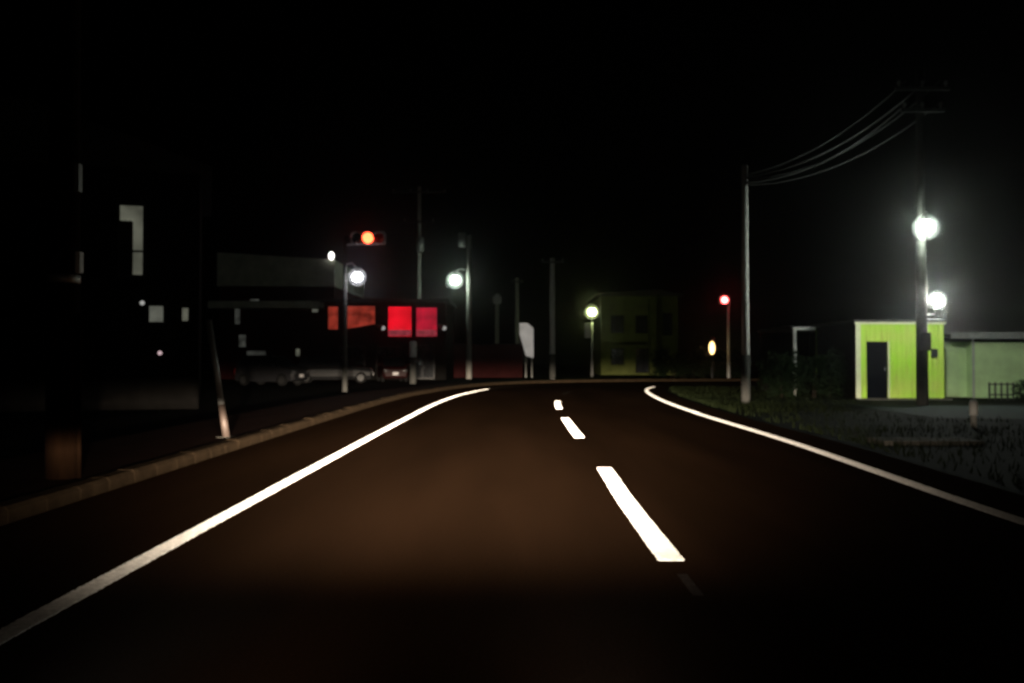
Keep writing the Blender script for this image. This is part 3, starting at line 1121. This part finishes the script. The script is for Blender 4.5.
for s_ in (-1, 1):
    MB().ball((s_ * .60, 1.42, .50), .14, .10, .07).build('headlight', E['head'], p, True)
    wheel(p, s_ * .70, 1.05)

bpy.context.view_layer.update()


# ------------------------------------------------------------------ lights
def beam(name, x, power):
    """a headlamp's dipped beam: sharp cut-off at the horizontal, strongest just below it"""
    l = bpy.data.lights.new(name, 'SPOT')
    l.energy = power
    l.color = (1.0, .83, .64)
    l.spot_size = R(120)
    l.spot_blend = .2
    l.shadow_soft_size = .05
    l.use_nodes = True
    nt = l.node_tree
    N, L = nt.nodes, nt.links
    em = next(n for n in N if n.type == 'EMISSION')
    geo = N.new('ShaderNodeNewGeometry')
    sep = N.new('ShaderNodeSeparateXYZ')
    L.new(geo.outputs['Incoming'], sep.inputs[0])

    def mth(op, a, b_=None, c=None):
        n_ = N.new('ShaderNodeMath')
        n_.operation = op
        for k, v in enumerate((a, b_, c)):
            if v is None:
                continue
            if isinstance(v, (int, float)):
                n_.inputs[k].default_value = v
            else:
                L.new(v, n_.inputs[k])
        return n_.outputs[0]
    s = mth('MULTIPLY', sep.outputs['Z'], SGN)             # downward positive
    ax = mth('ADD', mth('MULTIPLY', sep.outputs['X'], SGN * -1), .01)
    sc_ = mth('MAXIMUM', s, .014)
    prof = mth('POWER', mth('DIVIDE', .06, sc_), EXPO)
    near = N.new('ShaderNodeMapRange')                      # little light close to the bumper
    near.interpolation_type = 'SMOOTHSTEP'
    L.new(s, near.inputs['Value'])
    near.inputs['From Min'].default_value = .03
    near.inputs['From Max'].default_value = .145
    near.inputs['To Min'].default_value = 1
    near.inputs['To Max'].default_value = .014
    cut = N.new('ShaderNodeMapRange')
    cut.interpolation_type = 'SMOOTHSTEP'
    L.new(s, cut.inputs['Value'])
    cut.inputs['From Min'].default_value = -.015
    cut.inputs['From Max'].default_value = .045
    cut.inputs['To Min'].default_value = .0004
    cut.inputs['To Max'].default_value = 1
    g2 = mth('EXPONENT', mth('MULTIPLY', mth('MULTIPLY', ax, ax), -1 / (2 * SIG * SIG)))
    tot = mth('MULTIPLY', mth('MULTIPLY', prof, near.outputs[0]), mth('MULTIPLY', cut.outputs[0], g2))
    L.new(tot, em.inputs['Strength'])
    o = bpy.data.objects.new(name, l)
    COL.objects.link(o)
    o.location = (x, 1.56, .50)
    o.rotation_euler = (R(90), 0, 0)
    return o


SGN = -1.0
EXPO = 1.55
SIG = .155
HEADP = 50000
beam('headlight_beam', CX - .60, HEADP)
beam('headlight_beam', CX + .60, HEADP)

w = bpy.data.worlds.new('World')
S.world = w
w.use_nodes = True
nt = w.node_tree
bg = nt.nodes['Background']
sky = nt.nodes.new('ShaderNodeTexSky')
sky.sky_type = 'NISHITA'
sky.sun_disc = False
sky.sun_elevation = R(-4)
sky.sun_rotation = R(200)
nt.links.new(sky.outputs['Color'], bg.inputs['Color'])
bg.inputs['Strength'].default_value = .0003
sl_ = bpy.data.lights.new('moonlight', 'SUN')
sl_.energy = .0005
sl_.angle = R(.5)
sl_.color = (1, .95, .88)
so = bpy.data.objects.new('moonlight', sl_)
COL.objects.link(so)
so.rotation_euler = (R(50), 0, R(-20))

# thin volume added to imitate lens bloom round the lamps
BLOOM_HAZE = .0008
hz_ = MB().box(-310, 310, -70, 410, -1.02, 24)
m = bpy.data.materials.new('bloom_haze')
m.use_nodes = True
nt = m.node_tree
nt.nodes.remove(nt.nodes['Principled BSDF'])
pv = nt.nodes.new('ShaderNodeVolumePrincipled')
pv.inputs['Color'].default_value = (.95, .95, .95, 1)
pv.inputs['Density'].default_value = BLOOM_HAZE
pv.inputs['Anisotropy'].default_value = .965
nt.links.new(pv.outputs['Volume'], nt.nodes['Material Output'].inputs['Volume'])
struct(hz_.build('bloom_haze', m), 'stuff')

# ------------------------------------------------------------------ camera
cam = bpy.data.cameras.new('camera')
cam.sensor_width = 36
cam.lens = 36 * F / 1024
cam.clip_start = .05
cam.dof.use_dof = True          # a soft, slightly front-focused phone lens
cam.dof.focus_distance = 1.0
cam.dof.aperture_fstop = 10.5
cam.clip_end = 3000
co = bpy.data.objects.new('camera', cam)
COL.objects.link(co)
co.location = (0, 0, CAMZ)
co.rotation_euler = (R(90) + math.atan((HOR - 341.5) / F), 0, 0)
S.camera = co

S.view_settings.view_transform = 'Standard'
S.view_settings.look = 'None'
S.view_settings.exposure = 0
S.view_settings.gamma = 1
S.cycles.use_denoising = True
S.cycles.volume_bounces = 0
S.cycles.sample_clamp_indirect = 4
